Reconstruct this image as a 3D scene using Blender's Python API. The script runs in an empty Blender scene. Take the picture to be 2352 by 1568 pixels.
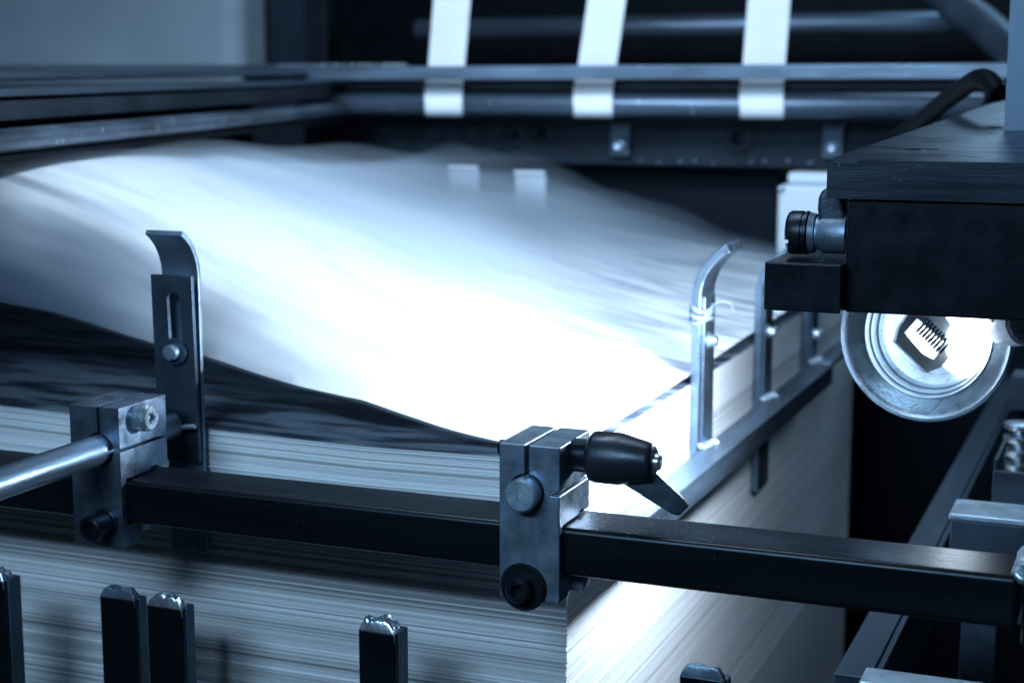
import bpy, bmesh, math, random
from mathutils import Vector, Matrix, noise
random.seed(7)
R = math.radians
sc = bpy.context.scene
col = sc.collection

# ---------------------------------------------------------------- camera
CZ = 1.25                                    # lens height above the floor
YAW, PITCH, F = R(22.04), R(9.04), 3669.0    # F: focal length in pixels of a 2352 px wide picture
cam = bpy.data.cameras.new("camera"); camo = bpy.data.objects.new("camera", cam); col.objects.link(camo)
camo.location = (0, 0, CZ); camo.rotation_euler = (R(90) - PITCH, 0, YAW)
cam.sensor_width = 36; cam.lens = F / 2352 * 36; cam.clip_start = 0.02; cam.clip_end = 60
cam.dof.use_dof = True; cam.dof.focus_distance = 0.80; cam.dof.aperture_fstop = 9.0
sc.camera = camo

# ---------------------------------------------------------------- view, world, lamps
sc.view_settings.view_transform = 'Standard'; sc.view_settings.look = 'None'
sc.view_settings.exposure = 0; sc.view_settings.gamma = 1
w = bpy.data.worlds.new("World"); sc.world = w; w.use_nodes = True
w.node_tree.nodes["Background"].inputs[0].default_value = (0.28, 0.48, 0.70, 1)
w.node_tree.nodes["Background"].inputs[1].default_value = 0.055

def area(name, loc, target, size, sizey, power, color):
    l = bpy.data.lights.new(name, 'AREA'); l.shape = 'RECTANGLE'; l.size = size; l.size_y = sizey
    l.energy = power; l.color = color
    o = bpy.data.objects.new(name, l); col.objects.link(o)
    o.location = (loc[0], loc[1], loc[2] + CZ)
    d = Vector(target) - Vector(loc); o.rotation_euler = d.to_track_quat('-Z', 'Y').to_euler()
    return o
area("fill_light_back", (-0.55, 0.80, 0.40), (-0.62, 1.75, 0.10), 0.9, 0.2, 4.3, (0.66, 0.82, 1.0)).data.spread = R(95)  # unseen fill light, added to brighten the belts
area("fill_light_front", (-0.42, -0.35, 0.42), (-0.55, 0.8, -0.3), 0.6, 0.14, 12.5, (0.50, 0.76, 1.0))  # added fill from the lens side for the pile's front face
area("fill_light_rear", (0.12, 2.0, 0.42), (-0.1, 0.8, -0.2), 0.7, 0.25, 3.2, (0.50, 0.76, 1.0))  # out-of-view light added for reflections on the rail's top
area("fill_light_over_pile", (-0.42, 0.92, 0.42), (-0.46, 1.02, -0.2), 0.35, 0.3, 2.2, (0.72, 0.86, 1.0)).data.spread = R(85)  # extra fill added above to whiten the middle of the sheet

# ---------------------------------------------------------------- geometry helpers (all positions relative to the lens)
hd = Vector((-math.sin(YAW), math.cos(YAW), 0)); rt = Vector((math.cos(YAW), math.sin(YAW), 0))
fw = hd * math.cos(PITCH) - Vector((0, 0, math.sin(PITCH))); up = hd * math.sin(PITCH) + Vector((0, 0, math.cos(PITCH)))
def ray(px, py): return fw * F + rt * (px - 1176) + up * (784 - py)
def V(px, py, D): return ray(px, py) * (D / F)
def UY(px, py, Y): d = ray(px, py); return d * (Y / d.y)
def UX(px, py, X): d = ray(px, py); return d * (X / d.x)
def UZ(px, py, Z): d = ray(px, py); return d * (Z / d.z)

ORG = {}
def org(o): return ORG.get(o.name, Vector((0, 0, 0)))
def tag(o, label=None, cat=None, group=None, kind=None):
    if label: o['label'] = label
    if cat: o['category'] = cat
    if group: o['group'] = group
    if kind: o['kind'] = kind
    return o
def thing(name, loc, label, cat, group=None):
    o = bpy.data.objects.new(name, None); col.objects.link(o); o.empty_display_size = 0.01
    o.location = (loc[0], loc[1], loc[2] + CZ); ORG[o.name] = Vector(loc)
    return tag(o, label, cat, group)
def link(name, me, mat, parent=None, bevel=0, seg=2, smooth=False, angle=30):
    """me holds lens-relative positions; moved to the parent's (or its own) origin"""
    o = bpy.data.objects.new(name, me); col.objects.link(o)
    if parent is not None:
        og = org(parent); o.parent = parent
    else:
        xs = [v.co for v in me.vertices]
        og = Vector(((min(c.x for c in xs) + max(c.x for c in xs)) / 2, (min(c.y for c in xs) + max(c.y for c in xs)) / 2, min(c.z for c in xs)))
        o.location = (og.x, og.y, og.z + CZ)
    me.transform(Matrix.Translation(-og)); ORG[o.name] = og
    if mat: me.materials.append(mat)
    if smooth:
        for p in me.polygons: p.use_smooth = True
    if bevel:
        m = o.modifiers.new("bevel", 'BEVEL'); m.width = bevel; m.segments = seg; m.limit_method = 'ANGLE'; m.angle_limit = R(angle)
        m.harden_normals = True
        for p in me.polygons: p.use_smooth = True
    elif smooth:
        me.set_sharp_from_angle(angle=R(angle + 10))
    return o
def M(verts, faces):
    me = bpy.data.meshes.new("mesh"); me.from_pydata([tuple(v) for v in verts], [], faces); me.validate()
    bm = bmesh.new(); bm.from_mesh(me); bmesh.ops.recalc_face_normals(bm, faces=bm.faces); bm.to_mesh(me); bm.free()
    return me
def box_me(x0, x1, y0, y1, z0, z1):
    v = [(x, y, z) for x in (x0, x1) for y in (y0, y1) for z in (z0, z1)]
    return M(v, [(0, 1, 3, 2), (4, 6, 7, 5), (0, 4, 5, 1), (2, 3, 7, 6), (0, 2, 6, 4), (1, 5, 7, 3)])
def prism_me(loop, ext):
    n = len(loop); e = Vector(ext); v = [Vector(p) for p in loop] + [Vector(p) + e for p in loop]
    return M(v, [tuple(range(n)), tuple(range(2 * n - 1, n - 1, -1))] + [(i, (i + 1) % n, n + (i + 1) % n, n + i) for i in range(n)])
def lathe_me(p0, axis, prof, seg=48, caps=True):
    a = Vector(axis).normalized(); q = a.to_track_quat('Z', 'Y'); ux = q @ Vector((1, 0, 0)); uy = q @ Vector((0, 1, 0)); p0 = Vector(p0)
    v = []; f = []
    for s, r in prof:
        for k in range(seg):
            t = 2 * math.pi * k / seg; v.append(p0 + a * s + (ux * math.cos(t) + uy * math.sin(t)) * r)
    for i in range(len(prof) - 1):
        for k in range(seg):
            f.append((i * seg + k, i * seg + (k + 1) % seg, (i + 1) * seg + (k + 1) % seg, (i + 1) * seg + k))
    if caps and prof[0][1] > 1e-6: f.append(tuple(range(seg))[::-1])
    if caps and prof[-1][1] > 1e-6: f.append(tuple((len(prof) - 1) * seg + k for k in range(seg)))
    me = M(v, f)
    bm = bmesh.new(); bm.from_mesh(me); bmesh.ops.remove_doubles(bm, verts=bm.verts, dist=1e-7); bmesh.ops.recalc_face_normals(bm, faces=bm.faces); bm.to_mesh(me); bm.free()
    return me
def cyl_me(p0, p1, r, ch=0.0006, seg=48):
    d = Vector(p1) - Vector(p0); L = d.length
    return lathe_me(p0, d, [(0, r - ch), (ch, r), (L - ch, r), (L, r - ch)], seg)
def tube_me(path, r, seg=16, closed=False):
    path = [Vector(p) for p in path]; v = []; f = []; n = len(path)
    ref = Vector((0.13, 0.2, 0.97))
    for i, p in enumerate(path):
        t = (path[min(i + 1, n - 1)] - path[max(i - 1, 0)]).normalized(); u = t.cross(ref).normalized(); w_ = t.cross(u)
        rr = r[i] if isinstance(r, (list, tuple)) else r
        for k in range(seg):
            a = 2 * math.pi * k / seg; v.append(p + (u * math.cos(a) + w_ * math.sin(a)) * rr)
    for i in range(n - 1):
        for k in range(seg):
            f.append((i * seg + k, i * seg + (k + 1) % seg, (i + 1) * seg + (k + 1) % seg, (i + 1) * seg + k))
    f.append(tuple(range(seg))[::-1]); f.append(tuple((n - 1) * seg + k for k in range(seg)))
    return M(v, f)
def join_me(ms):
    bm = bmesh.new()
    for m in ms: bm.from_mesh(m)
    me = bpy.data.meshes.new("mesh"); bm.to_mesh(me); bm.free(); return me
def cut(me, cutters):
    a = bpy.data.objects.new("tmp", me); col.objects.link(a); tmp = [a]
    for c in cutters:
        b = bpy.data.objects.new("tmpc", c); col.objects.link(b); tmp.append(b)
        m = a.modifiers.new("b", 'BOOLEAN'); m.operation = 'DIFFERENCE'; m.object = b; m.solver = 'EXACT'
    dg = bpy.context.evaluated_depsgraph_get(); dg.update()
    out = bpy.data.meshes.new_from_object(a.evaluated_get(dg))
    for t in tmp: bpy.data.objects.remove(t)
    return out
def catmull(pts, n):
    out = []
    P = [pts[0]] + list(pts) + [pts[-1]]
    for i in range(1, len(P) - 2):
        for k in range(n):
            t = k / n; a, b, c, d = P[i - 1], P[i], P[i + 1], P[i + 2]
            out.append(0.5 * ((2 * b) + (c - a) * t + (2 * a - 5 * b + 4 * c - d) * t * t + (3 * b - a - 3 * c + d) * t ** 3))
    out.append(pts[-1]); return out
def lerp1(x, tab):
    if x <= tab[0][0]: return tab[0][1]
    for (a, va), (b, vb) in zip(tab, tab[1:]):
        if x <= b:
            t = (x - a) / (b - a); return va + (vb - va) * t
    return tab[-1][1]

# ---------------------------------------------------------------- materials
def material(name, base, metal=0.0, rough=0.5, var=0.0, vscale=20, stretch=(1, 1, 1), bump=0.0, bscale=300, bstretch=None,
             rvar=0.0, specks=0.0, sscale=500, speck_col=(0.5, 0.62, 0.75), coat=0, spec=0.5):
    m = bpy.data.materials.new(name); m.use_nodes = True; nt = m.node_tree; N = nt.nodes; L = nt.links
    b = N["Principled BSDF"]; b.inputs['Metallic'].default_value = metal; b.inputs['Roughness'].default_value = rough
    b.inputs['Base Color'].default_value = (*base, 1); b.inputs['Coat Weight'].default_value = coat
    b.inputs['Specular IOR Level'].default_value = spec
    if metal < 0.6: b.inputs['Specular Tint'].default_value = (0.60, 0.79, 1.0, 1)
    tc = N.new('ShaderNodeTexCoord')
    def noi(sc_, st, det=4):
        mp = N.new('ShaderNodeMapping'); mp.inputs['Scale'].default_value = st; L.new(tc.outputs['Object'], mp.inputs[0])
        n = N.new('ShaderNodeTexNoise'); n.inputs['Scale'].default_value = sc_; n.inputs['Detail'].default_value = det
        L.new(mp.outputs[0], n.inputs[0]); return n
    out = None
    if var:
        n = noi(vscale, stretch, 6); r = N.new('ShaderNodeMapRange'); r.inputs[1].default_value = 0.3; r.inputs[2].default_value = 0.7
        r.inputs[3].default_value = 1 - var; r.inputs[4].default_value = 1 + var; L.new(n.outputs[0], r.inputs[0])
        x = N.new('ShaderNodeMix'); x.data_type = 'RGBA'; x.blend_type = 'MULTIPLY'; x.inputs[0].default_value = 1
        x.inputs[6].default_value = (*base, 1); L.new(r.outputs[0], x.inputs[7]); out = x.outputs[2]
    if specks:
        n = noi(sscale, (1, 1, 1), 2); r = N.new('ShaderNodeMapRange'); r.inputs[1].default_value = 0.70 - specks * 0.1; r.inputs[2].default_value = 0.76 - specks * 0.1
        L.new(n.outputs[0], r.inputs[0]); n2 = noi(25, (1, 1, 1), 3); r2 = N.new('ShaderNodeMapRange'); r2.inputs[1].default_value = 0.45; r2.inputs[2].default_value = 0.7
        L.new(n2.outputs[0], r2.inputs[0]); mu = N.new('ShaderNodeMath'); mu.operation = 'MULTIPLY'; L.new(r.outputs[0], mu.inputs[0]); L.new(r2.outputs[0], mu.inputs[1])
        x = N.new('ShaderNodeMix'); x.data_type = 'RGBA'; L.new(mu.outputs[0], x.inputs[0]); x.inputs[6].default_value = (*base, 1)
        if out: L.new(out, x.inputs[6])
        x.inputs[7].default_value = (*speck_col, 1); out = x.outputs[2]
    if out: L.new(out, b.inputs['Base Color'])
    if rvar:
        n = noi(vscale * 2.3, stretch, 5); r = N.new('ShaderNodeMapRange'); r.inputs[1].default_value = 0.3; r.inputs[2].default_value = 0.7
        r.inputs[3].default_value = max(0.05, rough - rvar); r.inputs[4].default_value = min(1, rough + rvar); L.new(n.outputs[0], r.inputs[0]); L.new(r.outputs[0], b.inputs['Roughness'])
    if bump:
        n = noi(bscale, bstretch or stretch, 3); bp = N.new('ShaderNodeBump'); bp.inputs['Strength'].default_value = bump; bp.inputs['Distance'].default_value = 0.0006
        L.new(n.outputs[0], bp.inputs['Height']); L.new(bp.outputs[0], b.inputs['Normal'])
    return m
MT = {}
MT['steel'] = material("brushed_steel", (0.34, 0.46, 0.60), 0.85, 0.38, 0.22, 30, (1, 1, 1), 0.25, 400, None, 0.12)
MT['steel_fine'] = material("machined_steel", (0.155, 0.225, 0.31), 0.75, 0.42, 0.30, 45, (1, 1, 1), 0.2, 500, None, 0.12, 0.3, 900)
MT['dark_steel'] = material("dark_steel", (0.055, 0.085, 0.125), 0.7, 0.42, 0.3, 40, (1, 1, 1), 0.2, 500, None, 0.1)
MT['block2'] = material('machined_dark_steel', (0.16, 0.23, 0.32), 0.9, 0.34, 0.30, 45, (1, 1, 1), 0.2, 500, None, 0.1, 0.3, 900)
MT['bright'] = material("bright_steel", (0.55, 0.68, 0.80), 0.9, 0.28, 0.2, 60, (1, 1, 1), 0.25, 350, None, 0.1)
MT['rod'] = material('drawn_rod', (0.09, 0.135, 0.19), 0.8, 0.36, 0.45, 40, (1, 0.15, 1), 0.2, 500, None, 0.12, 0.4, 500)
MT['zinc'] = material("zinc_steel", (0.42, 0.54, 0.66), 0.7, 0.4, 0.35, 60, (1, 1, 1), 0.4, 300, None, 0.12, 0.4, 600)
MT['black_paint'] = material("black_paint", (0.003, 0.005, 0.008), 0.0, 0.34, 0.3, 30, (1, 1, 1), 0.12, 600, None, 0.08, 0.05, 1200, (0.05, 0.08, 0.12), spec=0.25)
MT['rail'] = material("black_oxide_tube", (0.003, 0.005, 0.008), 0.15, 0.34, 0.4, 18, (0.15, 1, 1), 0.10, 700, (1, 1, 1), 0.08, 0.1, 900, (0.12, 0.18, 0.25), spec=0.42)
MT['black_matt'] = material("black_matt", (0.002, 0.003, 0.005), 0.0, 0.6, 0.4, 25, (1, 1, 1), 0.3, 200, spec=0.1)
MT['black_plastic'] = material("black_plastic", (0.010, 0.014, 0.020), 0.0, 0.36, 0.3, 40, (1, 1, 1), 0.15, 900, None, 0.1, 0.2, 1200)
MT['bolt_black'] = material("black_bolt", (0.010, 0.014, 0.02), 0.5, 0.35, 0.3, 80, (1, 1, 1), 0.2, 900)
MT['dark_panel'] = material("dark_panel", (0.008, 0.013, 0.019), 0.0, 0.6, 0.6, 14, (1, 1, 1), 0.4, 120, spec=0.25)
MT['dark_cabinet'] = material("dark_cabinet", (0.0025, 0.0045, 0.008), 0.0, 0.5, 0.5, 8, (1, 1, 0.15), 0.1, 60, spec=0.15)
MT['wall'] = material("painted_wall", (0.48, 0.62, 0.76), 0.0, 0.7, 0.12, 5, (1, 1, 1), 0.1, 60)
MT['grey_paint'] = material("grey_paint", (0.13, 0.20, 0.30), 0.0, 0.45, 0.2, 12, (1, 1, 1), 0.2, 400, None, 0.1, 0.15, 700)
MT['frame'] = material("frame_paint", (0.040, 0.062, 0.090), 0.3, 0.42, 0.4, 14, (1, 0.12, 1), 0.2, 500, (1, 1, 1), 0.12, 0.3, 500)
MT['belt'] = material("belt_fabric", (0.70, 0.77, 0.84), 0.0, 0.8, 0.10, 14, (1, 1, 1), 0.15, 700)
MT['white_box'] = material("white_enamel", (0.62, 0.72, 0.82), 0.0, 0.35, 0.06, 15)
MT['old_bar'] = material("worn_bar", (0.075, 0.11, 0.155), 0.6, 0.38, 0.7, 22, (1, 0.25, 1), 0.6, 90, (1, 0.3, 1), 0.15, 0.8, 150)
MT['old_bar_x'] = material("worn_bar_long", (0.09, 0.135, 0.195), 0.6, 0.38, 0.4, 22, (0.2, 1, 1), 0.4, 90, (0.3, 1, 1), 0.15, 0.4, 150)
MT['holder'] = material('cast_holder', (0.6, 0.7, 0.8), 0.2, 0.5, 0.3, 80)
MT['lamp_dish'] = material("spun_reflector", (0.25, 0.34, 0.43), 0.7, 0.36, 0.15, 60, (1, 1, 1), 0.3, 500, None, 0.1, 0.3, 900, (0.1, 0.15, 0.2))
MT['tape'] = material("clear_tape", (0.16, 0.21, 0.27), 0.0, 0.25, 0.3, 80)
MT['ceramic'] = material("white_ceramic", (0.7, 0.78, 0.86), 0.0, 0.3)
MT['floor'] = material("floor_concrete", (0.05, 0.07, 0.09), 0.0, 0.7, 0.3, 6)

def paper_edge():
    m = bpy.data.materials.new("paper_edges"); m.use_nodes = True; nt = m.node_tree; N = nt.nodes; L = nt.links; b = N["Principled BSDF"]
    b.inputs['Roughness'].default_value = 0.75; b.inputs['Specular IOR Level'].default_value = 0.2
    at = N.new('ShaderNodeAttribute'); at.attribute_name = "tone"
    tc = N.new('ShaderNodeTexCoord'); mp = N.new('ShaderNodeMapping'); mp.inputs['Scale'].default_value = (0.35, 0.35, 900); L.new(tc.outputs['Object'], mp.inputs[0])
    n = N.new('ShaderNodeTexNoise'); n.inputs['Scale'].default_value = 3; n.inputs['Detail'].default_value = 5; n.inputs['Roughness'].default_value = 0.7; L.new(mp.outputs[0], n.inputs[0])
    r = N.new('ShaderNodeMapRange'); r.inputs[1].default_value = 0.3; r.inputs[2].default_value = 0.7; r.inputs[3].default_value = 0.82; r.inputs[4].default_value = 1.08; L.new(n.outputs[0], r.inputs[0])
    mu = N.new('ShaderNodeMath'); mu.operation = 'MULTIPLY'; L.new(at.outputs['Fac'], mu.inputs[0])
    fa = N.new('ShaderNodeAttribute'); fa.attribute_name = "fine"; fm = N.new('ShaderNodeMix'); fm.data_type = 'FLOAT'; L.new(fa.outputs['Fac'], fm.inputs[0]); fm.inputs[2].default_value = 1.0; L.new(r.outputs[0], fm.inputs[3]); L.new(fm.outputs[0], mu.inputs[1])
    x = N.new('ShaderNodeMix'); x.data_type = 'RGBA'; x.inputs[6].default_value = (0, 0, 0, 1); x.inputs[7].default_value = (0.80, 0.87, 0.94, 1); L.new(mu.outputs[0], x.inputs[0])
    L.new(x.outputs[2], b.inputs['Base Color']); return m
MT['edge'] = paper_edge()
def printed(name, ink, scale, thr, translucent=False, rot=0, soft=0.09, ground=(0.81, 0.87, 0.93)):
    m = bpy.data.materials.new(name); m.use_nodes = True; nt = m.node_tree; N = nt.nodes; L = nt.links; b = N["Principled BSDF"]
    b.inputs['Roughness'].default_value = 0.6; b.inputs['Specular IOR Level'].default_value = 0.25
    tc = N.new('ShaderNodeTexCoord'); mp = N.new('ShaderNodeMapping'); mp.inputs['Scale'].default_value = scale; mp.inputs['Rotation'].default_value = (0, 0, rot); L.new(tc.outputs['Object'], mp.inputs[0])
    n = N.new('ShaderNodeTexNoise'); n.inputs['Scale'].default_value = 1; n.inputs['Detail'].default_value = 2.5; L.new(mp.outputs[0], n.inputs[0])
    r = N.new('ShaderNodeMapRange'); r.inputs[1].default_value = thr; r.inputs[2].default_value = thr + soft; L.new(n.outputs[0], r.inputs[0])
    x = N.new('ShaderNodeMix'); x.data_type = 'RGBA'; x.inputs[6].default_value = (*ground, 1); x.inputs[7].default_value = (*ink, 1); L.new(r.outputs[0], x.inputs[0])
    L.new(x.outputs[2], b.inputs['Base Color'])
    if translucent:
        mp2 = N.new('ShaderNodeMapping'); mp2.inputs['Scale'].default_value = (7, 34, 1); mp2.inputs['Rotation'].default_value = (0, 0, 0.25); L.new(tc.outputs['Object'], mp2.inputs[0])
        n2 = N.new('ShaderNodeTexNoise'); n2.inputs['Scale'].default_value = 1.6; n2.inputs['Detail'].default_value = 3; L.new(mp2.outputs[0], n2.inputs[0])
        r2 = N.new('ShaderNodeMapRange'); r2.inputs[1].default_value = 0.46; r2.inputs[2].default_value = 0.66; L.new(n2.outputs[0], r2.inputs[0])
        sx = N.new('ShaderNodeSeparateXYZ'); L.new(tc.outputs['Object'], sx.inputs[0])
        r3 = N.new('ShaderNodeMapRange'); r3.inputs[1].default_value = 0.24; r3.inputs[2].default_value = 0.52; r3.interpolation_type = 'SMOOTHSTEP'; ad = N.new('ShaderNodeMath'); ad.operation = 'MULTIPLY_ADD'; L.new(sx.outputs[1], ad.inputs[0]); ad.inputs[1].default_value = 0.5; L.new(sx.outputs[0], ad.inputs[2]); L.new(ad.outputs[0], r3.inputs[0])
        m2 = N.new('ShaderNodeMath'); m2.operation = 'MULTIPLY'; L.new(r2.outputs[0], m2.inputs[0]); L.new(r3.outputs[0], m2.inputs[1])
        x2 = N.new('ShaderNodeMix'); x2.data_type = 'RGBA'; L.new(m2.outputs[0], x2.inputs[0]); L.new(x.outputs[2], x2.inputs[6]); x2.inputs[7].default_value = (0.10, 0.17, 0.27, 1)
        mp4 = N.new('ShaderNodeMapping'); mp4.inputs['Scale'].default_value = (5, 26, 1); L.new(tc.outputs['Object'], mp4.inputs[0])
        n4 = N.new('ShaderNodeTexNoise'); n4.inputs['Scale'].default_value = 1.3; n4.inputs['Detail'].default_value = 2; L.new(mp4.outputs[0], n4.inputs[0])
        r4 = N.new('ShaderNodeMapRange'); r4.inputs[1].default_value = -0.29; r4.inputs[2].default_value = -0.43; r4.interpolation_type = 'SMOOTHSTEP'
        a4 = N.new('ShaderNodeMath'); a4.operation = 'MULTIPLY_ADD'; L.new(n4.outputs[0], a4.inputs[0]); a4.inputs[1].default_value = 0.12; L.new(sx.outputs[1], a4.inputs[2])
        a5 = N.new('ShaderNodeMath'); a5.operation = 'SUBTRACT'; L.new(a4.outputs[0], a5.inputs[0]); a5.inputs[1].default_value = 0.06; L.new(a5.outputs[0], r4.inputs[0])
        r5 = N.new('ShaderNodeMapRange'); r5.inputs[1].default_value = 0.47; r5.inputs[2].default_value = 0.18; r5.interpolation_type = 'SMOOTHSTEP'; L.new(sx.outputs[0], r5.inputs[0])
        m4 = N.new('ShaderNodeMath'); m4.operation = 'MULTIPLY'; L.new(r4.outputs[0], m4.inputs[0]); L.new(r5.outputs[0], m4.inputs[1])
        x4 = N.new('ShaderNodeMix'); x4.data_type = 'RGBA'; L.new(m4.outputs[0], x4.inputs[0]); L.new(x2.outputs[2], x4.inputs[6]); x4.inputs[7].default_value = (0.035, 0.06, 0.10, 1)  # dark fade at the front-left edge is shading painted into the sheet colour
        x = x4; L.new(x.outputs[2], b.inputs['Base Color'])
        tr = N.new('ShaderNodeBsdfTranslucent'); L.new(x.outputs[2], tr.inputs[0]); mx = N.new('ShaderNodeMixShader'); mx.inputs[0].default_value = 0.18
        L.new(b.outputs[0], mx.inputs[1]); L.new(tr.outputs[0], mx.inputs[2]); L.new(mx.outputs[0], N["Material Output"].inputs[0])
    return m
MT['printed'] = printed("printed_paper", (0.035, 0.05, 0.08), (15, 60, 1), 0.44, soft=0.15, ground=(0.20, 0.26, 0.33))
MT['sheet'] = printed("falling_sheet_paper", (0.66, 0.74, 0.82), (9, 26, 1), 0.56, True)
def emit(name, c, s):
    m = bpy.data.materials.new(name); m.use_nodes = True; b = m.node_tree.nodes["Principled BSDF"]
    b.inputs['Emission Color'].default_value = (*c, 1); b.inputs['Emission Strength'].default_value = s; return m
MT['bulb'] = emit("lit_bulb", (0.80, 0.91, 1.0), 7)

# ================================================================ THE SETTING
tag(link("floor", box_me(-6, 4, -3, 6, -CZ - 0.05, -CZ), MT['floor']), kind='structure')
tag(link("back_wall", box_me(-4, 3, 3.2, 3.3, -CZ, 1.2), MT['dark_cabinet']), kind='structure')

# ---------------------------------------------------------------- paper pile
PX1, PY0, PY1, PZ = -0.281, 0.772, 1.627, -0.2005
PX0 = PX1 - 1.02
pile = thing("paper_pile", ((PX0 + PX1) / 2, (PY0 + PY1) / 2, -0.80), "tall square pile of white printed sheets standing behind the black cross rail", "paper pile")
def pile_z(x, y):   # the top of the pile sinks a little towards the back and middle
    return 0.010 * lerp1((PX1 - x), [(0, 0.55), (0.12, 0.35), (0.3, 0.6), (0.45, 1.0), (1.1, 1.0)])
def build_pile():
    bm = bmesh.new(); z = PZ; tone = []; fine = []; rnd = random.Random(3); i = 0; drift = 0
    xs = [PX1 - d for d in (0, 0.06, 0.12, 0.2, 0.3, 0.45, 1.02)]
    while z > -0.47:
        t = rnd.choice((0.0005, 0.0006, 0.0008, 0.0010, 0.0013)); drift = 0.8 * drift + rnd.uniform(-0.00025, 0.00025)
        fy = PY0 + drift + rnd.uniform(0, 0.0013) * (1 if rnd.random() < 0.75 else 0); fx = PX1 + drift * .3 - rnd.uniform(0, 0.0004)
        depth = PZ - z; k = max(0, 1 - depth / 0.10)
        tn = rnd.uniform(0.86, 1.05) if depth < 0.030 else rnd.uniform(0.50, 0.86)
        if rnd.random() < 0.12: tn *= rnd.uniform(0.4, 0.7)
        if rnd.random() < 0.10: tn = 1.05; fy -= 0.0004
        X = [fx] + xs[1:]; rows = []
        for x in X:
            dz = pile_z(x, 0) * k
            rows.append([bm.verts.new((x, y, z - zz + dz)) for y in (fy, PY1 - rnd.uniform(0, .001)) for zz in (0, t - 0.00022)])
        for a, b in zip(rows, rows[1:]):
            bm.faces.new((a[0], b[0], b[1], a[1])); bm.faces.new((a[0], a[2], b[2], b[0])); bm.faces.new((a[1], b[1], b[3], a[3]))
        bm.faces.new((rows[0][0], rows[0][1], rows[0][3], rows[0][2]))
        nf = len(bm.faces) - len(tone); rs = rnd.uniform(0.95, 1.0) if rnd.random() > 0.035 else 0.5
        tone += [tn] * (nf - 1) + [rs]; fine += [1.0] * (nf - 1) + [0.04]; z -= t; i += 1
    me = bpy.data.meshes.new("mesh"); bm.to_mesh(me); bm.free()
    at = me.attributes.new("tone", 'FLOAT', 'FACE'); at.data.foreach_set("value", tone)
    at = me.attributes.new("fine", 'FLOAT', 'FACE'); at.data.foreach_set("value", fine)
    return me, z
me, zlow = build_pile()
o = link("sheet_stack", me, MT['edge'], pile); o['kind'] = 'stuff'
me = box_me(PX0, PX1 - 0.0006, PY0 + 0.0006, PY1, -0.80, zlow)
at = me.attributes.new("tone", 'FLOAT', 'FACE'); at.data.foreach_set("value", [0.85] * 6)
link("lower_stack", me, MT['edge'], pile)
# the topmost printed sheet, lying on the pile
def grid_me(fn, nu, nv, thick):
    v = [fn(i / nu, j / nv) for i in range(nu + 1) for j in range(nv + 1)]; n = len(v)
    v += [p - Vector((0, 0, thick)) for p in v]; f = []; W = nv + 1
    for i in range(nu):
        for j in range(nv):
            a = i * W + j; f.append((a, a + 1, a + W + 1, a + W)); f.append((n + a, n + a + W, n + a + W + 1, n + a + 1))
    for i in range(nu):
        a = i * W; f.append((a, a + W, n + a + W, n + a)); a = i * W + nv; f.append((a, n + a, n + a + W, a + W))
    for j in range(nv):
        a = j; f.append((a, n + a, n + a + 1, a + 1)); a = nu * W + j; f.append((a, a + 1, n + a + 1, n + a))
    return M(v, f)
def top_fn(u, v):
    x = PX1 - 1.02 * u; y = PY0 + (PY1 - PY0) * v; return Vector((x, y, PZ + 0.0008 + pile_z(x, y)))
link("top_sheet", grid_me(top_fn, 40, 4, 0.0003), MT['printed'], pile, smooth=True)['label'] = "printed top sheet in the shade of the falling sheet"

# ---------------------------------------------------------------- the sheet floating down on to the pile
front_lift = [(0, 0.006), (0.04, 0.014), (0.13, 0.034), (0.22, 0.066), (0.36, 0.132), (0.5, 0.160), (1.02, 0.165)]
back_lift = [(0, 0.018), (0.06, 0.026), (0.15, 0.036), (0.34, 0.060), (0.437, 0.078), (0.55, 0.115), (0.75, 0.12), (1.02, 0.10)]
def smooth_l(x, tab):
    return sum(lerp1(x + d, tab) for d in (-0.06, -0.03, 0, 0.03, 0.06)) / 5
def sheet_fn(u, v):
    d = 1.02 * u; a = smooth_l(d, front_lift); b = smooth_l(d, back_lift); s = v * v * (3 - 2 * v)
    z = a + (b - a) * s
    z += 0.030 * math.sin(math.pi * v) * min(1, d / 0.45) * 0.5
    z += (0.0045 * noise.noise(Vector((d * 5, v * 5.5, 1))) + 0.0016 * noise.noise(Vector((d * 14, v * 9, 4)))) * min(1, 0.25 + d * 3)
    z -= max(0, 1 - v / 0.07) ** 2 * lerp1(d, [(0, 0), (0.12, 0.004), (0.22, 0.020), (0.36, 0.055), (0.5, 0.075), (1.02, 0.08)])
    return Vector((PX1 - 0.002 - d, PY0 + 0.002 + (PY1 - PY0 - 0.004) * v + 0.0, PZ + z))
tag(link("falling_sheet", grid_me(sheet_fn, 110, 80, 0.0002), MT['sheet'], smooth=True, angle=60), "large white paper sheet billowing down over the paper pile, glowing in the lamp light", "paper sheet")

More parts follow.
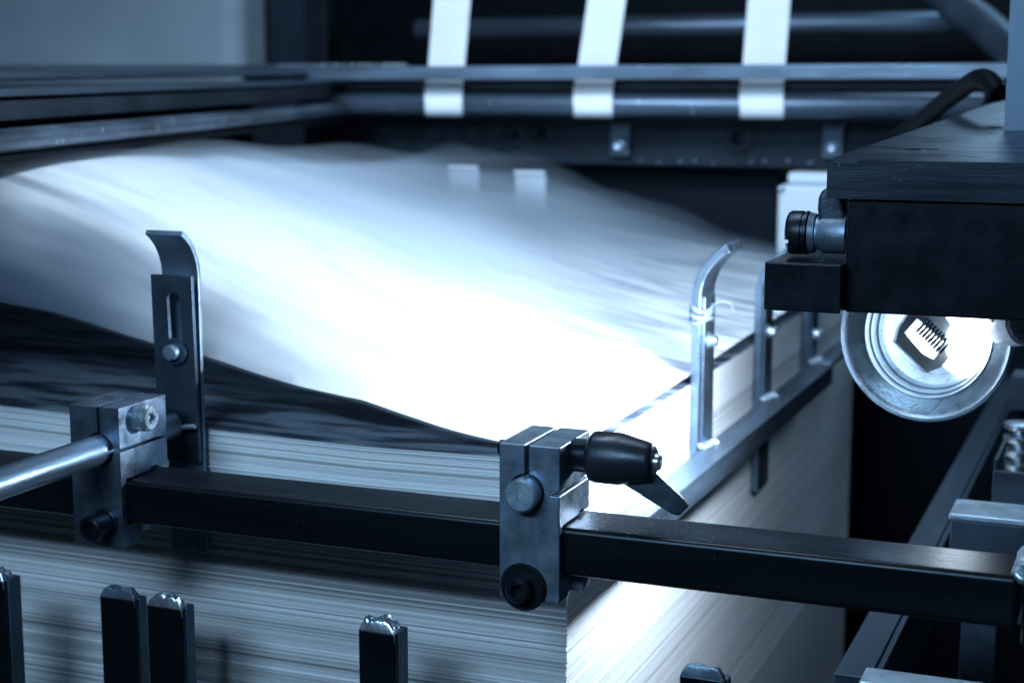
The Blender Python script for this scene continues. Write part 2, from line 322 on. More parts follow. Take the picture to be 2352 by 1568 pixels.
# white mist added for motion blur round the moving sheet, thickest next to the paper
def mist(k, hgt, low, dens):
    def fn(u, v, sgn):
        uu = -0.004 + 1.02 * u; vv = -0.006 + (1.03 + 0.022 * k) * v
        p = sheet_fn(max(0, uu), min(1, max(0, vv))).copy(); p.y = PY0 + (PY1 - PY0) * vv; d = 1.02 * uu
        e = math.sin(math.pi * min(1, max(0, u * 1.0 + 0.0))) ** 0.5 if u < 0.5 else 1
        e *= min(1, 8 * v + 0.02, 8 * (1 - v) + 0.02) ** 0.5 if 0 < v < 1 else 0
        n = 1 + 0.55 * noise.noise(Vector((d * 9 + k * 3, vv * 3.0, k * 7))) + 0.25 * noise.noise(Vector((d * 26, vv * 5.0, k * 3 + 9)))
        if sgn > 0: h = 0.0006 + hgt * e * n * (1 + 0.5 * max(0, vv - 0.6) / 0.4) * lerp1(d + 0.15 * (1 - vv), [(0, 0.10), (0.10, 0.35), (0.3, 1.0), (0.43, 0.9), (0.52, 0.22), (0.6, 0.06), (1.02, 0.05)])
        else: h = 0.0006 + low * e * n * lerp1(d, [(0, 0.0), (0.08, 0.25), (0.22, 0.75), (0.36, 1.0), (1.02, 1.0)]) * lerp1(vv, [(0.0, 1.0), (0.10, 0.6), (0.2, 0.1), (1, 0.05)])
        p.z += sgn * h; return p
    nu, nv = 70, 40; W = nv + 1; v = [fn(i / nu, j / nv, 1) for i in range(nu + 1) for j in range(nv + 1)]; n = len(v)
    v += [fn(i / nu, j / nv, -1) for i in range(nu + 1) for j in range(nv + 1)]; f = []
    for i in range(nu):
        for j in range(nv):
            a = i * W + j; f.append((a, a + 1, a + W + 1, a + W)); f.append((n + a, n + a + W, n + a + W + 1, n + a + 1))
    for i in range(nu):
        a = i * W; f.append((a, a + W, n + a + W, n + a)); a = i * W + nv; f.append((a, n + a, n + a + W, a + W))
    for j in range(nv):
        a = j; f.append((a, n + a, n + a + 1, a + 1)); a = nu * W + j; f.append((a, a + 1, n + a + 1, n + a))
    me = M(v, f)
    m = bpy.data.materials.new("blur_mist"); m.use_nodes = True; nt = m.node_tree; nt.nodes.remove(nt.nodes["Principled BSDF"])
    pv = nt.nodes.new('ShaderNodeVolumePrincipled'); pv.inputs['Color'].default_value = (0.62, 0.80, 1.0, 1); pv.inputs['Density'].default_value = dens; pv.inputs['Anisotropy'].default_value = 0.0
    nt.links.new(pv.outputs[0], nt.nodes["Material Output"].inputs['Volume'])
    return me, m
mt_ = thing("blur_mist", (-0.8, 1.2, PZ), "thin white mist added round the floating sheet for its motion blur", "mist")
for k, (h_, l_, d_) in enumerate(((0.010, 0.014, 4.5), (0.020, 0.028, 3.5), (0.034, 0.044, 2.5), (0.050, 0.062, 1.4))):
    me, m = mist(k, h_, l_, d_); o = link("blur_mist_layer", me, m, mt_); o['kind'] = 'stuff'

# ================================================================ FOREGROUND CLAMPS AND RAIL
YB = 0.686                         # front plane of the clamp blocks
pr = UY(1290, 1212, YB + 0.005); RZ1 = pr.z; RZ0 = RZ1 - 0.0235; RY0, RY1 = YB + 0.005, YB + 0.042
rail = thing("cross_rail", (-0.3, RY0, RZ0), "long black rectangular steel tube crossing the picture in front of the pile", "rail")
xr = UY(2338, 1380, RY0).x
link("tube", box_me(-0.95, xr, RY0, RY1, RZ0, RZ1), MT['rail'], rail, bevel=0.0028, seg=4)
# weld bead at the right end, and the end plate
def blob_me(c, r, seed, sx=1, sy=1, sz=1, sub=3, amp=0.35, fr=1.2):
    bm = bmesh.new(); bmesh.ops.create_icosphere(bm, subdivisions=sub, radius=1)
    for v in bm.verts:
        n = 1 + amp * noise.noise(v.co * fr + Vector((seed, seed * 2, 0))); v.co = Vector((v.co.x * sx, v.co.y * sy, v.co.z * sz)) * n * r + Vector(c)
    me = bpy.data.meshes.new("mesh"); bm.to_mesh(me); bm.free(); return me
for k in range(5):
    link("weld_bead", blob_me((xr + 0.001, RY0 + 0.004 + k * 0.008, RZ1 + 0.0005), 0.0055, k, 0.8, 1, 0.7), MT['zinc'], rail, smooth=True, angle=60)
link("end_plate", box_me(xr + 0.002, xr + 0.014, RY0 - 0.004, RY1 + 0.004, RZ0 - 0.006, RZ1 + 0.006), MT['rail'], rail, bevel=0.002)

# paper dust on the rail beside the right clamp
rd = random.Random(5); ds = []
for k in range(240):
    u = rd.random() ** 2.0; x_ = UY(1352, 1180, YB + 0.02).x + u * 0.075; y_ = RY0 + 0.003 + rd.random() * (RY1 - RY0 - 0.006) * (0.6 + 0.4 * rd.random()); q = rd.uniform(0.00005, 0.00016)
    ds.append(box_me(x_ - q, x_ + q * rd.uniform(0.5, 2), y_ - q, y_ + q * 1.5, RZ1 + 0.00002, RZ1 + 0.00002 + q))
o = link("paper_dust", join_me(ds), material("paper_dust", (0.6, 0.68, 0.76)), rail); o['kind'] = 'stuff'

def hexsocket_screw(parent, name, p, axis, r, length, mat, washer=0, star=False, lip=0.0012):
    """a socket head cap screw whose head starts at p and points along axis"""
    a = Vector(axis).normalized()
    head = lathe_me(p, a, [(0, r * 0.98), (0.0006, r), (length - lip, r), (length - lip * 0.3, r - lip * 0.6), (length, r - lip)], 64)
    q = a.to_track_quat('Z', 'Y'); n = 6; pts = []
    for k in range(12 if star else 6):
        t = math.pi * 2 * k / (12 if star else 6); rr = r * (0.56 if not star or k % 2 == 0 else 0.38)
        pts.append(Vector(p) + a * (length - r * 0.55) + q @ Vector((math.cos(t) * rr, math.sin(t) * rr, 0)))
    me = cut(head, [prism_me(pts, a * r)])
    o = link(name, me, mat, parent, smooth=True, angle=25)
    if washer:
        link("washer", lathe_me(Vector(p) - a * 0.0018, a, [(0, washer), (0.0012, washer), (0.0018, washer - 0.0006), (0.00181, r * 0.9)], 64), mat, o if False else parent, smooth=True)
    return o

def clamp_body(x0, x1, z0, z1, rod, slit_z, mat, parent):
    yb = YB
    prof = [(yb, z0), (yb, z1), (yb + 0.043, z1), (yb + 0.043, RZ1 + 0.001), (yb + 0.0335, RZ1 + 0.001), (yb + 0.0335, RZ1 + 0.0025), (yb + 0.0275, RZ1 + 0.0025), (yb + 0.0275, RZ1 + 0.001),
            (yb + 0.0046, RZ1 + 0.001), (yb + 0.0046, RZ0 - 0.001), (yb + 0.018, RZ0 - 0.001), (yb + 0.018, z0 + 0.006), (yb + 0.012, z0)]
    me = prism_me([(x0, y, z) for y, z in prof], (x1 - x0, 0, 0))
    xm = rod.x
    cutters = [box_me(xm - 0.001, xm + 0.001, yb - 0.01, yb + 0.06, rod.z, z1 + 0.01),
               cyl_me((rod.x, yb - 0.01, rod.z), (rod.x, yb + 0.06, rod.z), 0.0088, 0.0001, 64),
               box_me(x1 - 0.0045, x1 + 0.01, yb - 0.01, yb + 0.06, slit_z - 0.0009, slit_z + 0.0009)]
    me = cut(me, cutters)
    return link("clamp_body", me, mat, parent, bevel=0.0009, seg=2)

# ----- right clamp
ptl = UY(1146, 1012, YB); pbr = UY(1284, 1386, YB)
rx0, rx1, rz1, rz0 = ptl.x, pbr.x, UY(1210, 1021, YB).z, UY(1210, 1378, YB).z
rc = thing("rail_clamp", ((rx0 + rx1) / 2, YB, rz0), "grey split clamp block on the black rail with a black clamping lever", "clamp", "clamp blocks on the cross rail")
rodR = UY(1209, 1130, YB); slz = UY(1284, 1136, YB).z
clamp_body(rx0, rx1, rz0, rz1, rodR, slz, MT['steel_fine'], rc)
RR = 0.0080
pw = UY(1203, 1346, YB)
rbo = hexsocket_screw(rc, "bolt", (pw.x, YB - 0.0018, pw.z), (0, -1, 0), 0.0062, 0.0075, MT['bolt_black'])
link("washer", lathe_me((pw.x, YB, pw.z), (0, -1, 0), [(0, 0.0118), (0.0012, 0.0118), (0.0022, 0.0108), (0.00221, 0.004)], 64), MT['bolt_black'], rbo, smooth=True)
# lever with its collar
ax = Vector((1, 0, 0)); hz = UY(1300, 1042, YB + 0.02); hx, hy, hzz = rx1, YB + 0.020, hz.z
lev = link("lever_hub", lathe_me((hx + 0.0075, hy, hzz), ax, [(0, 0.0085), (0.002, 0.0118), (0.004, 0.0125), (0.016, 0.0125), (0.030, 0.0092), (0.0315, 0.0088), (0.0325, 0.0075), (0.0325, 0.0050), (0.031, 0.0046), (0.031, 0.0)], 64), MT['black_plastic'], rc, smooth=True, angle=35)
def knurl_me(p0, axis, L, r, teeth, depth):
    a = Vector(axis).normalized(); q = a.to_track_quat('Z', 'Y'); n = teeth * 4; loop = []
    for k in range(n):
        t = 2 * math.pi * k / n; rr = r - (depth if k % 4 in (2, 3) else 0); loop.append(Vector(p0) + q @ Vector((math.cos(t) * rr, math.sin(t) * rr, 0)))
    return prism_me(loop, a * L)
link("knurled_collar", knurl_me((hx - 0.0002, hy, hzz), ax, 0.0085, 0.0080, 44, 0.0005), MT['bolt_black'], lev)
link("lever_screw", lathe_me((hx + 0.037, hy, hzz), ax, [(0, 0.004), (0.0055, 0.004), (0.0062, 0.0034), (0.0062, 0.0018), (0.0045, 0.0016), (0.0045, 0)], 40), MT['bright'], lev, smooth=True)
# lever arm, tapering downwards to the right
A0 = Vector((hx + 0.027, hy + 0.001, hzz - 0.004)); A1 = UY(1572, 1172, hy + 0.012)
def arm_me(a, b, w0, w1, t0, t1):
    d = (b - a).normalized(); yv = Vector((0, 1, 0)); n = d.cross(yv).normalized(); v = []; f = []
    K = 10
    for i in range(K + 1):
        s = i / K; c = a + (b - a) * s; w_ = w0 + (w1 - w0) * s; t = t0 + (t1 - t0) * s
        if i == K: w_ *= 0.8; t *= 0.8
        sec = [(-1, -0.35), (-0.8, -1), (0.45, -1), (1, -0.2), (0.8, 1), (-0.8, 1)]
        for p, q in sec: v.append(c + n * (p * w_ / 2) + yv * (q * t / 2))
    m = 6
    for i in range(K):
        for k in range(m): f.append((i * m + k, i * m + (k + 1) % m, (i + 1) * m + (k + 1) % m, (i + 1) * m + k))
    f.append(tuple(range(m))); f.append(tuple(K * m + k for k in range(m)))
    return M(v, f)
MT['lever'] = material("worn_lever", (0.10, 0.145, 0.20), 0.6, 0.36, 0.5, 60, (1, 1, 1), 0.5, 350, None, 0.1, 1.8, 260, (0.75, 0.85, 0.95))
link("lever_arm", arm_me(A0, A1, 0.0165, 0.0088, 0.011, 0.008), MT['lever'], rc, bevel=0.0011)
# threaded stud end on the left of the block
pth = []
sx0 = rx0 - 0.0045
zst = UY(1140, 1026, YB + 0.012).z
prof = [(0, 0.0028)]
for k in range(7): prof += [(0.0004 + k * 0.0008, 0.0040), (0.0008 + k * 0.0008, 0.0034)]
link("threaded_stud", lathe_me((sx0, YB + 0.012, zst), ax, prof, 32), MT['bolt_black'], rc)
# jaw behind the rail, seen below it
def jaw(parent, x0, x1, zb, mat, mat2):
    link("jaw", box_me(x0, x1, YB + 0.0185, YB + 0.0300, zb, RZ0 - 0.0005), mat, parent, bevel=0.0005)
    link("jaw_plate", box_me(x0, x1 + 0.0003, YB + 0.0345, YB + 0.0455, zb + 0.0015, RZ0 - 0.0005), mat2, parent, bevel=0.0005)
    link("jaw_plate", box_me(x0, x1 + 0.0006, YB + 0.0480, YB + 0.0560, zb + 0.001, RZ0 + 0.006), mat2, parent, bevel=0.0005)
zj = UY(1300, 1352, YB + 0.02).z
jaw(rc, rx0 + 0.004, rx1 + 0.0055, zj, MT['steel_fine'], MT['steel'])

# the rod in the right clamp
rr_ = thing("stop_rod", (rodR.x, YB, rodR.z), "short round steel rod gripped in the clamp with the black lever", "rod")
link("rod", lathe_me((rodR.x, YB - 0.0085, rodR.z), (0, 1, 0), [(0, 0), (0.0001, 0.0004), (0.0002, 0.0005), (0, 0.0006), (0, RR - 0.001), (0.001, RR), (0.082, RR), (0.083, RR - 0.001)], 64), MT['steel'], rr_, smooth=True, angle=25)

# ----- left clamp
ptl = UY(167, 930, YB); pbr = UY(277, 1256, YB)
lx0, lx1 = UY(166, 1100, YB).x, UY(278, 1100, YB).x; lz1, lz0 = UY(222, 934, YB).z, UY(222, 1252, YB).z
lc = thing("rail_clamp", ((lx0 + lx1) / 2, YB, lz0), "grey split clamp block on the rail gripping the long rod beside the slotted stop plate", "clamp", "clamp blocks on the cross rail")
rodL = UY(228, 1032, YB)
clamp_body(lx0, lx1, lz0, lz1, rodL, UY(278, 1036, YB).z, MT['block2'], lc)
ps = UX(318, 957, lx1)
ssc = hexsocket_screw(lc, "side_screw", (lx1, ps.y, ps.z), (1, 0, 0), 0.0072, 0.0085, MT['bright'], star=True)
link("screw_knurl", knurl_me((lx1 - 0.0001, ps.y, ps.z), ax, 0.0060, 0.0076, 44, 0.0005), MT['bright'], ssc)
pw = UY(243, 1200, YB)
lbo = hexsocket_screw(lc, "bolt", (pw.x, YB, pw.z), (0, -1, 0), 0.0068, 0.0150, MT['bolt_black'])
link("washer", lathe_me((pw.x, YB, pw.z), (0, -1, 0), [(0, 0.0078), (0.0015, 0.0078), (0.002, 0.0072), (0.00201, 0.004)], 64), MT['bolt_black'], lbo, smooth=True)
zj = UY(330, 1222, YB + 0.02).z
jaw(lc, lx0 + 0.004, UY(319, 1200, YB + 0.0185).x, zj, MT['steel'], MT['bright'])

# ----- left stop: rod, slotted plate, curved strip
sy = 0.7655
st = thing("sheet_stop", (rodL.x, sy, rodL.z), "tall slotted steel stop with a curled tip, on the long round rod at left", "stop")
link("rod", cyl_me((rodL.x, 0.36, rodL.z), (rodL.x, sy - 0.012, rodL.z), RR, 0.001, 64), MT['rod'], st, smooth=True, angle=25)
# curled strip: profile in the y-z plane, extruded in x
sxl, sxr = UY(371, 800, sy - 0.004).x, UY(454, 800, sy - 0.004).x
ztop, zbot = UY(410, 528, sy - 0.012).z, UY(420, 1266, sy - 0.004).z
def strip_profile(c_y, zb, zt, th, curl_r, sgn):
    outer = [(c_y, zb)]; inner = [(c_y - sgn * th, zb)]
    for k in range(13):
        a = k / 12 * R(62); outer.append((c_y - sgn * curl_r * (1 - math.cos(a)), zt - curl_r * math.sin(R(62)) + curl_r * math.sin(a)))
        inner.append((c_y - sgn * (th + (curl_r - th) * (1 - math.cos(a))), zt - curl_r * math.sin(R(62)) + (curl_r - th) * math.sin(a)))
    return outer + inner[::-1]
prof = strip_profile(sy + 0.002, zbot, ztop, 0.0034, 0.032, 1)
link("curled_strip", prism_me([(sxl, y, z) for y, z in prof], (sxr - sxl, 0, 0)), MT['steel_fine'], st, bevel=0.0008, angle=25)
# slotted plate leaning in front
py_b, py_t = sy - 0.0052, sy - 0.0150
a1, a2, a3, a4 = UY(345, 630, py_t), UY(438, 627, py_t), UY(458, 1064, py_b), UY(366, 1058, py_b)
xl, xr2 = (a1.x + a4.x) / 2, (a2.x + a3.x) / 2; zt_, zb_ = a1.z, a3.z
th = Vector((0, 0.0030, 0))
loop = [Vector((a1.x, py_t, zt_)), Vector((a2.x, py_t, zt_)), Vector((a3.x, py_b, zb_)), Vector((a4.x, py_b, zb_))]
pm = prism_me(loop, th)
s0, s1 = UY(394, 672, py_t), UY(396, 800, py_t - 0)
pts = []
for k in range(9): a = math.pi * k / 8; pts.append((s0.x + 0.0042 * math.cos(a), py_t - 0.02, s0.z - 0.004 + 0.0042 * math.sin(a)))
for k in range(9): a = math.pi + math.pi * k / 8; pts.append((s1.x + 0.0042 * math.cos(a), py_t - 0.02, s1.z + 0.0042 * math.sin(a)))
pm = cut(pm, [prism_me(pts, (0, 0.05, 0))])
link("slotted_plate", pm, MT['dark_steel'], st, bevel=0.0005)
pb = UY(396, 808, py_t)
by = py_t + 0.003
link("washer", lathe_me((pb.x, by, pb.z), (0, -1, 0), [(0, 0.0078), (0.001, 0.0078), (0.0018, 0.0070), (0.0018, 0.0058), (0.0014, 0.0055), (0.0014, 0.002)], 48), MT['dark_steel'], st, smooth=True)
link("stud", lathe_me((pb.x, by, pb.z), (0, -1, 0), [(0, 0.0044), (0.0062, 0.0044), (0.0070, 0.0036), (0.0070, 0)], 40), MT['steel'], st, smooth=True)
wp = [UY(p[0], p[1], sy - 0.013) for p in ((372, 992), (400, 985), (425, 980), (448, 979))]
link("weld_bead", tube_me(catmull([Vector(p) for p in wp], 6), 0.0014, 8), MT['zinc'], st, smooth=True, angle=60)

# ---------------------------------------------------------------- upright bar ends in front of the pile
def upright(px0, pxm, px1, pyt, Y, seed, label, grp, pyb=1760):
    a = UY(px0, pyt, Y); b = UY(pxm, pyt, Y); x0, x1, z1 = a.x, b.x, a.z - 0.004
    t = thing("upright_bar", ((x0 + x1) / 2, Y, -CZ), label, "steel bar", grp)
    w_ = x1 - x0
    lo, hi = 0.002, 0.05
    for _ in range(30):
        dp = (lo + hi) / 2; q = Vector((x1, Y + dp, z1)); px = 1176 + F * q.dot(rt) / q.dot(fw)
        if px < px1 - 2: lo = dp
        else: hi = dp
    n = 10; v = []; f = []; rnd = random.Random(seed)
    # bar with a roughly ground, domed tip
    zs = [-0.62, z1 - 0.004]
    me = box_me(x0, x1, Y, Y + dp, -CZ, z1 - 0.003)
    link("bar", me, MT['rail'], t, bevel=0.0016, seg=3)
    def tip(u, vv):
        fx, fy = u * 2 - 1, vv * 2 - 1
        edge = max(abs(fx), abs(fy)); e = (1 - min(1, max(0, (edge - 0.55) / 0.45)) ** 2)
        z = z1 - 0.0035 + 0.0055 * e + (0.0022 if seed % 2 else 0.0007) * noise.noise(Vector((u * 4 + seed, vv * 4, seed))) * (0.4 + e) + 0.0006 * noise.noise(Vector((u * 17, vv * 17 + seed, 1)))
        return Vector((x0 + 0.0004 + (w_ - 0.0008) * u, Y + 0.0004 + (dp - 0.0008) * vv, z))
    link("ground_tip", grid_me(tip, 26, 26, 0.0045), MT['bright'] if seed % 2 else MT['steel_fine'], t, smooth=True, angle=60)
    link("flange", box_me(x1 - 0.004, x1 + 0.0012, Y + 0.0035, Y + dp + 0.0035, -CZ, z1 - 0.003), MT['frame'], t, bevel=0.0008)
    return t
grp = "upright bar ends in front of the paper pile"
YP = 0.700
upright(-60, 5, 36, 1298, YP, 1, "upright steel bar cut by the left picture edge, tallest of the uprights", grp)
upright(226, 308, 327, 1338, YP, 2, "upright steel bar with smooth domed tip, below the left clamp", grp)
upright(334, 416, 436, 1358, YP, 3, "upright steel bar with dented shiny tip, beside the smooth domed one", grp)
upright(821, 906, 928, 1413, YP, 5, "upright steel bar with jagged bright tip standing alone before the pile", grp)
upright(1560, 1665, 1673, 1516, YP + 0.02, 4, "short grey upright bar in front of the lit side of the pile", grp)

# ================================================================ RIGHT SIDE OF THE PILE
GX = PX1 + 0.003
bp_ = UX(1683, 1028, -0.254)
bz1 = bp_.z
yb0, yb1 = UX(1470, 1130, -0.254).y, UX(1912, 885, -0.254).y
gb = thing("guide_rail", (-0.265, yb0, bz1 - 0.016), "flat grey steel rail running back along the lit right side of the pile", "rail")
link("bar", box_me(GX + 0.0048, -0.254, 0.80, yb1, bz1 - 0.0165, bz1), MT['rod'], gb, bevel=0.0008)
link("rear_bracket", box_me(GX + 0.006, -0.256, yb1 + 0.001, yb1 + 0.16, bz1 - 0.004, bz1 + 0.001), MT['steel_fine'], gb, bevel=0.0006)
def side_guide(pxb, pytop, pxtop, label, tape=False, hang=False, stud_py=None):
    base = UX(pxb, 0, GX)          # only y matters: find y from the base pixel on the rail top
    # solve y so that the strip's front edge appears at pxb on the rail top height
    lo, hi = 0.8, 1.8
    for _ in range(40):
        m = (lo + hi) / 2; p = Vector((GX, m, bz1)); px = 1176 + F * p.dot(rt) / p.dot(fw)
        if px < pxb: lo = m
        else: hi = m
    Y = lo; p = Vector((GX, Y, 0))
    lo, hi = -0.3, 0.1
    for _ in range(40):
        m = (lo + hi) / 2; p = Vector((GX + 0.014, Y, m)); py = 784 - F * p.dot(up) / p.dot(fw)
        if py > pytop: lo = m
        else: hi = m
    zt = lo
    t = thing("side_guide", (GX, Y, bz1), label, "sheet guide", "curled sheet guides along the right side of the pile")
    zb = bz1 - (0.072 if hang else 0.018)
    prof = strip_profile(GX - 0.0028, zb, zt, 0.0060, 0.042, -1)
    link("curled_strip", prism_me([(x, Y, z) for x, z in prof], (0, 0.036, 0)), MT['block2'], t, bevel=0.0008, angle=25)
    zm = zt - 0.036
    link("inner_plate", box_me(GX + 0.0024, GX + 0.0050, Y + 0.005, Y + 0.031, bz1 - 0.002, zm), MT['block2'], t, bevel=0.0006)
    zs = zm - 0.030
    link("stud", lathe_me((GX + 0.005, Y + 0.015, zs), (1, 0, 0), [(0, 0.0055), (0.001, 0.0055), (0.0012, 0.0040), (0.005, 0.0040), (0.006, 0.0032), (0.006, 0)], 32), MT['bright'], t, smooth=True)
    for k in range(3):
        link("weld_bead", blob_me((GX + 0.0065 + k * 0.0012, Y + 0.002 + 0.008 * k, bz1 + 0.0012), 0.0044, k + Y * 10, 1, 1, 0.6), MT['zinc'], t, smooth=True, angle=60)
    if tape:
        for k in range(3):
            zc = zm - 0.008 - k * 0.0038; pts = []
            for i in range(25):
                a = 2 * math.pi * i / 24; pts.append(Vector((GX + 0.001 + 0.0062 * math.cos(a), Y + 0.011 + 0.0130 * math.sin(a), zc + 0.0015 * math.sin(a * 2 + k))))
            link("tape_wrap", tube_me(pts, 0.0016, 8), MT['tape'], t, smooth=True, angle=60)
        q = Vector((GX + 0.008, Y + 0.016, zm - 0.006))
        link("tape_tail", tube_me(catmull([q, q + Vector((0.005, 0.004, 0.002)), q + Vector((0.010, 0.006, 0.0)), q + Vector((0.0115, 0.007, -0.005))], 6), 0.0004, 8), MT['tape'], t, smooth=True, angle=60)
    return t
side_guide(1592, 560, 1665, "curled steel guide wrapped with clear tape, nearest on the right side of the pile", tape=True)
side_guide(1736, 571, 1790, "curled steel guide in the middle, its foot hanging below the flat rail", hang=True)
side_guide(1848, 600, 1880, "small farthest steel guide, partly hidden above by the black block")

# ---------------------------------------------------------------- head with lamp, upper right
DB = 0.80
bt = V(1942, 716, DB); YH = bt.y
hb = thing("machine_head", (bt.x, YH, bt.z), "black machine head with a wide dark plate on top, above the lit lamp", "machine head")
xE = 0.30
z_top = UY(1905, 366, YH).z; z_mid = UY(1910, 455, YH).z; z_bot = UY(1945, 717, YH).z
xL = UY(1942, 600, YH).x; xPl = UY(1903, 400, YH).x
link("housing", box_me(xL, xE, YH, YH + 0.045, z_bot, z_mid - 0.0005), MT['black_paint'], hb, bevel=0.0012)
# sloping cover plate (wedge) with a drilled hole
pA = Vector((xPl, YH - 0.004, z_top)); pB = V(2296, 232, 1.22); pC = V(2800, 232, 1.35); pD = Vector((xE, YH - 0.004, z_top))
thv = Vector((0, 0, z_mid - z_top))
vv = [pA, pD, pC, pB, pA + thv, pD + thv, pC + thv, pB + thv]
cp = M(vv, [(0, 1, 2, 3), (4, 7, 6, 5), (0, 4, 5, 1), (1, 5, 6, 2), (2, 6, 7, 3), (3, 7, 4, 0)])
nrm = (pD - pA).cross(pB - pA).normalized()
# hole centre: intersect ray with the plate's top
rr0 = ray(2117, 338); hc = rr0 * (pA.dot(nrm) / rr0.dot(nrm))
cp = cut(cp, [cyl_me(hc - nrm * 0.02, hc + nrm * 0.01, 0.0090, 0.0001, 48), prism_me([pA + Vector((-0.01, -0.01, -0.0012)), pA + Vector((0.0145, -0.01, -0.0012)), pA + Vector((0.0165, -0.01, 0.01)), pA + Vector((-0.01, -0.01, 0.01))], (0, 0.02, 0))])
MT['plate'] = material("dark_plate", (0.020, 0.030, 0.043), 0.4, 0.34, 0.35, 25, (0.25, 1, 4), 0.12, 300, (0.2, 1, 6), 0.1, 0.25, 700)
link("cover_plate", cp, MT['plate'], hb, bevel=0.0007)
link("hole_ring", lathe_me(hc - nrm * 0.0035, nrm, [(0, 0.0088), (0.0016, 0.0088), (0.0016, 0.0080), (0, 0.0080)], 48), MT['steel_fine'], hb, smooth=True)
# small black block standing out to the left
sb = thing("stop_block", (0, 0, 0), "small black square block jutting left beneath the slotted screw", "block")
bpt = UY(1756, 601, YH - 0.012); bpb = UY(1756, 712, YH - 0.012)
ORG[sb.name] = Vector((bpt.x, YH, bpb.z)); sb.location = (bpt.x, YH, bpb.z + CZ)
link("block", box_me(bpt.x, xL + 0.0005, YH - 0.012, YH + 0.060, bpb.z, bpt.z), MT['black_paint'], sb, bevel=0.0009)
# slotted screw and its lug
sc0 = V(1866, 535, 0.82); R1 = 0.0112
sw = thing("slotted_screw", sc0, "dark slotted cheese head screw threaded into the rounded lug beside the black head", "screw")
h = lathe_me(sc0 + Vector((-0.0125, 0, 0)), (1, 0, 0), [(0, R1 - 0.002), (0.0006, R1 - 0.0008), (0.002, R1), (0.0078, R1), (0.0082, R1 - 0.0008), (0.0090, R1 - 0.0008), (0.0094, R1), (0.0106, R1), (0.0112, R1 - 0.001)], 64)
h = cut(h, [box_me(sc0.x - 0.02, sc0.x - 0.0102, sc0.y - 0.03, sc0.y + 0.03, sc0.z - 0.0055, sc0.z - 0.0030)])
link("screw_head", h, MT['bolt_black'], sw, smooth=True, angle=25)
link("collar", lathe_me(sc0 + Vector((-0.0010, 0, 0)), (1, 0, 0), [(0, R1 - 0.0005), (0.003, R1 - 0.0012), (0.0035, R1 - 0.0028), (0.005, R1 - 0.0028), (0.007, R1 - 0.001), (0.019, R1 - 0.001)], 64), MT['steel_fine'], sw, smooth=True, angle=40)
lg = thing("lug", sc0 + Vector((0.012, 0, 0)), "rounded dark steel lug above the slotted screw", "lug")
def rounded(px, Y, dy, name, mat, parent, bev=0.003):
    return link(name, prism_me([UY(a, b, Y) for a, b in px], (0, dy, 0)), mat, parent, bevel=bev, seg=4)
rounded([(1878, 450), (1892, 432), (1915, 428), (1940, 430), (1940, 520), (1880, 520), (1876, 480)], sc0.y - 0.006, 0.018, "lug_plate", MT['dark_steel'], lg, 0.0025)

# lamp
LC = V(2127, 768, 0.90)
toc = (-LC).normalized(); la = (toc + Vector((-0.28, 0.0, -0.10))).normalized()
RL = 0.0475
lamp = thing("work_lamp", LC, "round bright metal reflector lamp, lit, hanging below the black machine head", "lamp")
prof = [(0.0006, RL + 0.0012), (0.0020, RL), (0.0004, RL - 0.0012), (-0.0005, RL - 0.003), (-0.0035, RL - 0.0105), (-0.0030, RL - 0.0112), (-0.0042, RL - 0.0120), (-0.0075, RL - 0.0126), (-0.0070, RL - 0.0134), (-0.0085, RL - 0.0142), (-0.0135, RL - 0.0150), (-0.0130, RL - 0.0160), (-0.0150, RL - 0.0168), (-0.0200, RL - 0.0180),
        (-0.0240, RL - 0.0215), (-0.0235, RL - 0.0225), (-0.0290, RL - 0.028), (-0.0330, RL - 0.034), (-0.0345, 0.004), (-0.0345, 0.0)]
back = [(-0.0355, 0.0), (-0.0355, 0.005), (-0.0335, RL - 0.033), (-0.029, RL - 0.0265), (-0.015, RL - 0.0155), (-0.008, RL - 0.009), (-0.003, RL - 0.003), (0.0, RL + 0.0008)]
rfl = link("reflector", lathe_me(LC, la, prof, 96, False), MT['lamp_dish'], lamp, smooth=True, angle=45)
link("reflector_back", lathe_me(LC, la, back, 96, False), MT['lamp_dish'], lamp, smooth=True, angle=45)
link("rim", tube_me([LC + (la.to_track_quat('Z', 'Y') @ Vector((math.cos(t) * (RL + 0.001), math.sin(t) * (RL + 0.001), 0))) for t in [2 * math.pi * k / 72 for k in range(73)]], 0.0012, 8), MT['steel'], rfl, smooth=True, angle=60)
# holder with a coil inside
hD = 0.895
def at(px, py, D=hD): return V(px, py, D)
fr = [(2066, 750), (2100, 700), (2150, 700), (2214, 783), (2162, 843), (2128, 856), (2056, 785)]
win = [(2118, 730), (2184, 787), (2156, 826), (2130, 812), (2088, 764)]
hm = prism_me([at(a, b) for a, b in fr], -fw * 0.006 * -1)
hm = cut(hm, [prism_me([at(a, b, hD - 0.01) for a, b in win], fw * 0.03)])
bh = link("bulb_holder", hm, MT['holder'], lamp, bevel=0.0006)
hel = []
c0, c1 = at(2116, 744, hD + 0.002), at(2174, 800, hD + 0.002); cd = (c1 - c0); cn = cd.normalized(); ca = cn.cross(fw).normalized(); cb = cn.cross(ca)
for k in range(181):
    s = k / 180; a = s * 2 * math.pi * 9; hel.append(c0 + cd * s + (ca * math.cos(a) * 1.35 + cb * math.sin(a)) * 0.0036)
link("coil", tube_me(hel, 0.0008, 6), MT['dark_steel'], bh, smooth=True, angle=60)
bc = at(2228, 788, 0.905)
def ico_me(c, r, sc3=(1, 1, 1)): return blob_me(c, r, 0, *sc3, sub=4, amp=0)
link("bulb", ico_me(bc, 0.0195), MT['bulb'], lamp, smooth=True, angle=60)
